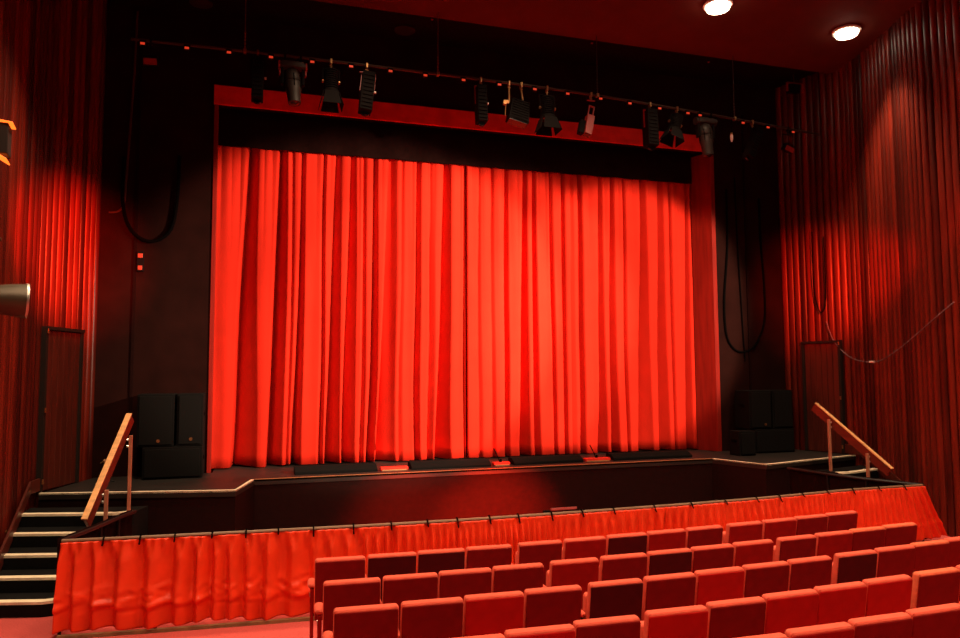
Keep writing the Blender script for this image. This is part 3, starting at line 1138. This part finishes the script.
cable('hanging_cable', [(wr(13.15), 13.15, 5.85), (wr(13.16), 13.16, 5.0), (wr(13.14), 13.14, 4.5), (wr(13.06), 13.06, 4.12), (wr(12.98), 12.98, 4.06), (wr(12.90), 12.90, 4.25), (wr(12.88), 12.88, 4.8), (wr(12.88), 12.88, 5.7)], .013, 'cable',
      'small dark cable loop on the right slatted wall above the door')
sw = cable('strung_wire', [(wr(y_), y_, z_) for y_, z_ in ((12.9, 3.85), (12.75, 3.42), (12.5, 3.13), (12.1, 2.99), (11.6, 2.945), (11.2, 3.0), (10.7, 3.16), (10.2, 3.36), (9.6, 3.66), (9.2, 3.9))], .010, 'cable_pale',
      'thin pale wire drooping across the right slatted wall')

MB().cyl((wr(11.68), 11.68, 2.95), (wr(11.52), 11.52, 2.945), .022).build('connector', 'white_metal', sw)

# ------------------------------------------------------------------ seats
COLX = [.86, 1.375, 1.885, 2.40, 2.98, 3.515, 4.04, 4.56, 5.085, 5.68, 6.22, 6.74, 7.27]
QUAD = {1: (.0105, .06, 7.55, .96), 2: (.0095, .06, 6.665, .98), 3: (.0105, .065, 5.835, 1.0), 4: (.004, .08, 4.93, 1.05), 5: (.004, .07, 4.06, 1.13)}
SHADE = {1: 'dkkddmkmdmmdd', 2: 'ddddmdkdmdmddd', 3: 'ddrdkdrddkddd', 4: 'ddrdrdrrrddd', 5: 'ddddmmddd'}
SHADE_WORD = {'d': 'dark red', 'k': 'near-black', 'm': 'mid red', 'r': 'bright red'}
ROWW = {1: 'front row', 2: 'second row', 3: 'third row', 4: 'fourth row', 5: 'fifth row'}
ORD = ['first', 'second', 'third', 'fourth', 'fifth', 'sixth', 'seventh', 'eighth', 'ninth', 'tenth', 'eleventh', 'twelfth', 'thirteenth']


def make_seat(shade, end_left, end_right, worn=False):
    """Tip-up seat, origin on the floor under the rear of the seat, facing +Y; the back is 0.95 m high."""
    t = thing('theatre_seat', 'seat', 'theatre seat')
    lean = rotx(.16)
    W = .494
    # back: a padded slab with rounded shoulders
    rings = []
    for k, (yy, sh) in enumerate(((-.040, .012), (-.030, .002), (.0, 0), (.026, .004), (.038, .020))):
        w, h0, h1, r = W / 2 - sh, -.31 + sh, .31 - sh, .024
        pts = []
        for cx, cz, a0 in ((w - r, h1 - r, 0), (-w + r, h1 - r, 90), (-w + r, h0 + r, 180), (w - r, h0 + r, 270)):
            for q in range(5):
                a = math.radians(a0 + 22.5 * q)
                pts.append(lean @ Vector((cx + r * math.cos(a), yy, cz + r * math.sin(a))) + Vector((0, 0, .645)))
        rings.append(pts)
    MB().loft(rings).build('backrest', 'velour_worn' if worn else 'velour', t, smooth=True)
    # rear panel, set into the padded rim
    rings = []
    for yy, sh in ((-.034, 0), (-.045, 0), (-.048, .006)):
        w, h0, h1, r = W / 2 - .007 - sh, -.30 + sh, .290 - sh, .010
        pts = []
        for cx, cz, a0 in ((w - r, h1 - r, 0), (-w + r, h1 - r, 90), (-w + r, h0 + r, 180), (w - r, h0 + r, 270)):
            for q in range(3):
                a = math.radians(a0 + 45 * q)
                pts.append(lean @ Vector((cx + r * math.cos(a), yy, cz + r * math.sin(a))) + Vector((0, 0, .645)))
        rings.append(pts)
    MB().loft(rings).build('back_panel', 'panel_' + shade, t)
    # tipped-up cushion
    cu = MB().box((0, .135, .62), (W - .06, .10, .40), rotx(.10))
    cu.build('seat_cushion', 'velour', t, bevel=.03, smooth=True, seg=3)
    sides = [-1] + ([1] if end_right else [])
    for s in sides:
        x = s * (W / 2 + .012)
        fr = MB()
        if (s < 0 and end_left) or (s > 0 and end_right):
            fr.box((x + s * .012, .16, .36), (.034, .27, .56))
            mat = 'panel_m'
        else:
            fr.box((x, .14, .37), (.016, .22, .52))
            mat = 'seat_metal'
        sf = fr.build('side_frame', mat, t, bevel=.006)
        ft = MB()
        ft.box((x, .14, .055), (.022, .05, .11))
        ft.box((x, .14, .006), (.024, .28, .012))
        ft.build('foot', 'seat_metal', sf, bevel=.003)
        rings = []
        for yy, hh, ww in ((.035, .008, .016), (.05, .022, .024), (.10, .026, .028), (.24, .026, .030), (.30, .018, .026), (.315, .006, .016)):
            ww *= 1.45 if (s < 0 and end_left) or (s > 0 and end_right) else 1
            rings.append([Vector((x + (s * .016 if ww > .034 else 0) + ww * math.cos(a), yy, .665 + hh * math.sin(a) - .02 * (yy - .08))) for a in [2 * PI * q / 12 for q in range(12)]])
        MB().loft(rings).build('armrest', 'velour', t, smooth=True)
        if (s < 0 and end_left) or (s > 0 and end_right):
            MB().cyl((x + s * .028, .06, .58), (x + s * .036, .06, .58), .022).build('number_disc', 'steel', t)
    return t


protos = {}


def put_seat(row, i):
    a, b, c, z = QUAD[row]
    x = COLX[i]
    u = x - 4.5
    y = a * u * u + b * u + c
    ang = math.atan(2 * a * u + b)
    if i < 4:
        ang = math.atan(-.085 + .01 * i)
    elif i < 9:
        ang = math.atan(-.03 + .02 * (i - 4))
    else:
        ang = math.atan(.05)
    if row > 1:
        ang *= .8
    sh = SHADE[row][i]
    worn = (row, i) in ((2, 11), (3, 11), (4, 9), (2, 12))
    key = (sh, i == 0, i == 12, worn)
    lab = 'red theatre seat with %s back, %s from the left in the %s' % (SHADE_WORD[sh], ORD[i], ROWW[row])
    # the top of the back is z above the datum; the row's own floor lies .955 lower
    loc = (x, y + .045, z - .953)
    if key not in protos:
        t = make_seat(sh, i == 0, i == 12, worn)
        protos[key] = t
        t.location = loc
        t.rotation_euler = (0, 0, ang)
        t['label'] = lab
    else:
        t = copy_thing(protos[key], loc, ang, lab, 'theatre seat')
    t['group'] = 'red theatre seats in the ' + ROWW[row]


for row, cols in ((1, range(13)), (2, range(13)), (3, range(13)), (4, range(1, 11)), (5, range(4, 9))):
    for i in cols:
        put_seat(row, i)


# ------------------------------------------------------------------ light
def spot(name, loc, target, watts, color, cone, blend, radius=.12):
    l = bpy.data.lights.new(name, 'SPOT')
    l.energy = watts
    l.color = color
    l.spot_size = math.radians(cone)
    l.spot_blend = blend
    l.shadow_soft_size = radius
    o = bpy.data.objects.new(name, l)
    COL.objects.link(o)
    o.location = loc
    o.rotation_euler = (Vector(target) - Vector(loc)).to_track_quat('-Z', 'Y').to_euler()
    return o


WARM = (1.0, .72, .46)
# front-of-house spots on the curtain
for tx, tz, pw in ((2.55, 3.95, 15000), (4.9, 4.0, 7000), (7.9, 4.1, 8500)):
    spot('boom_spot', (10.3, 4.6, 6.2), (tx, 14.4, tz), pw, (1, .80, .56), 34, .3)
for x, tx in ((3.6, 1.9), (4.5, 4.5), (6.5, 7.4)):
    spot('front_spot', (x, 1.2, 6.4), (tx, 14.4, 4.0), 1700 if tx < 2 else 900, (1, .82, .62), 32, .35)
# house lamps: the two in view and the rest of the same grid over the seats
for x in (7.78, 10.76, 4.8, 1.8, -1.2):
    spot('house_lamp', (x, 10.8, CZ(0) - .18), (x, 10.8, 0), 1500 if x < 0 else 1000 if x > 10 else 420, WARM, 82 if x in (-1.2, 10.76) else 130, .7, .15)
for y in (7.4, 4.2, 1.0):
    for x in (-1.2, 1.8, 4.8, 7.78, 10.76):
        spot('house_lamp', (x, y, CZ(y) - .18), (x, y, 0), 610, WARM, 120, .8, .15)
# red washes: two spots added for the glow on the slats, one unseen fixture
spot('wall_wash', (-.9, 6.9, 5.2), (-2.9, 13.2, 4.7), 9500, (1, .04, .01), 26, 1.0, .1)
spot('wall_wash', (8.8, 7.2, 5.2), (11.9, 13.0, 4.6), 5200, (1, .04, .01), 28, 1.0, .1)
spot('wall_wash', (10.75, 8.6, 5.2), (11.12, 9.0, 5.3), 14, (1, .03, .01), 100, 1.0, .08)
# added red spots low in the pit, for the glow on the stage front
for x, pw in ((2.7, 2600), (4.3, 6000)):
    spot('pit_glow_spot', (x, 10.05, .8), (x, 12.87, -.05), pw * .75, (1, .03, .01), 56, 1.0, .1)

w = bpy.data.worlds.new('world')
SC.world = w
w.use_nodes = True
w.node_tree.nodes['Background'].inputs['Color'].default_value = (.010, .005, .004, 1)
w.node_tree.nodes['Background'].inputs['Strength'].default_value = 1

# ------------------------------------------------------------------ camera
cam = bpy.data.cameras.new('camera')
cam.sensor_width = 36
cam.lens = 732 / 960 * 36
cam.clip_end = 100
co = bpy.data.objects.new('camera', cam)
COL.objects.link(co)
rx = Vector((.95532772, -.29550638, -.0049921))
uy = Vector((-.01692986, -.0715793, .99729122))
bz = -Vector((.29506325, .95265544, .07338457))
mw = Matrix((rx, uy, bz)).transposed().to_4x4()
mw.translation = (0, 0, 2.77)
co.matrix_world = mw
SC.camera = co
vs = SC.view_settings
vs.view_transform = 'Standard'
vs.look = 'None'
vs.exposure = 0
vs.gamma = 1
vs.use_curve_mapping = False
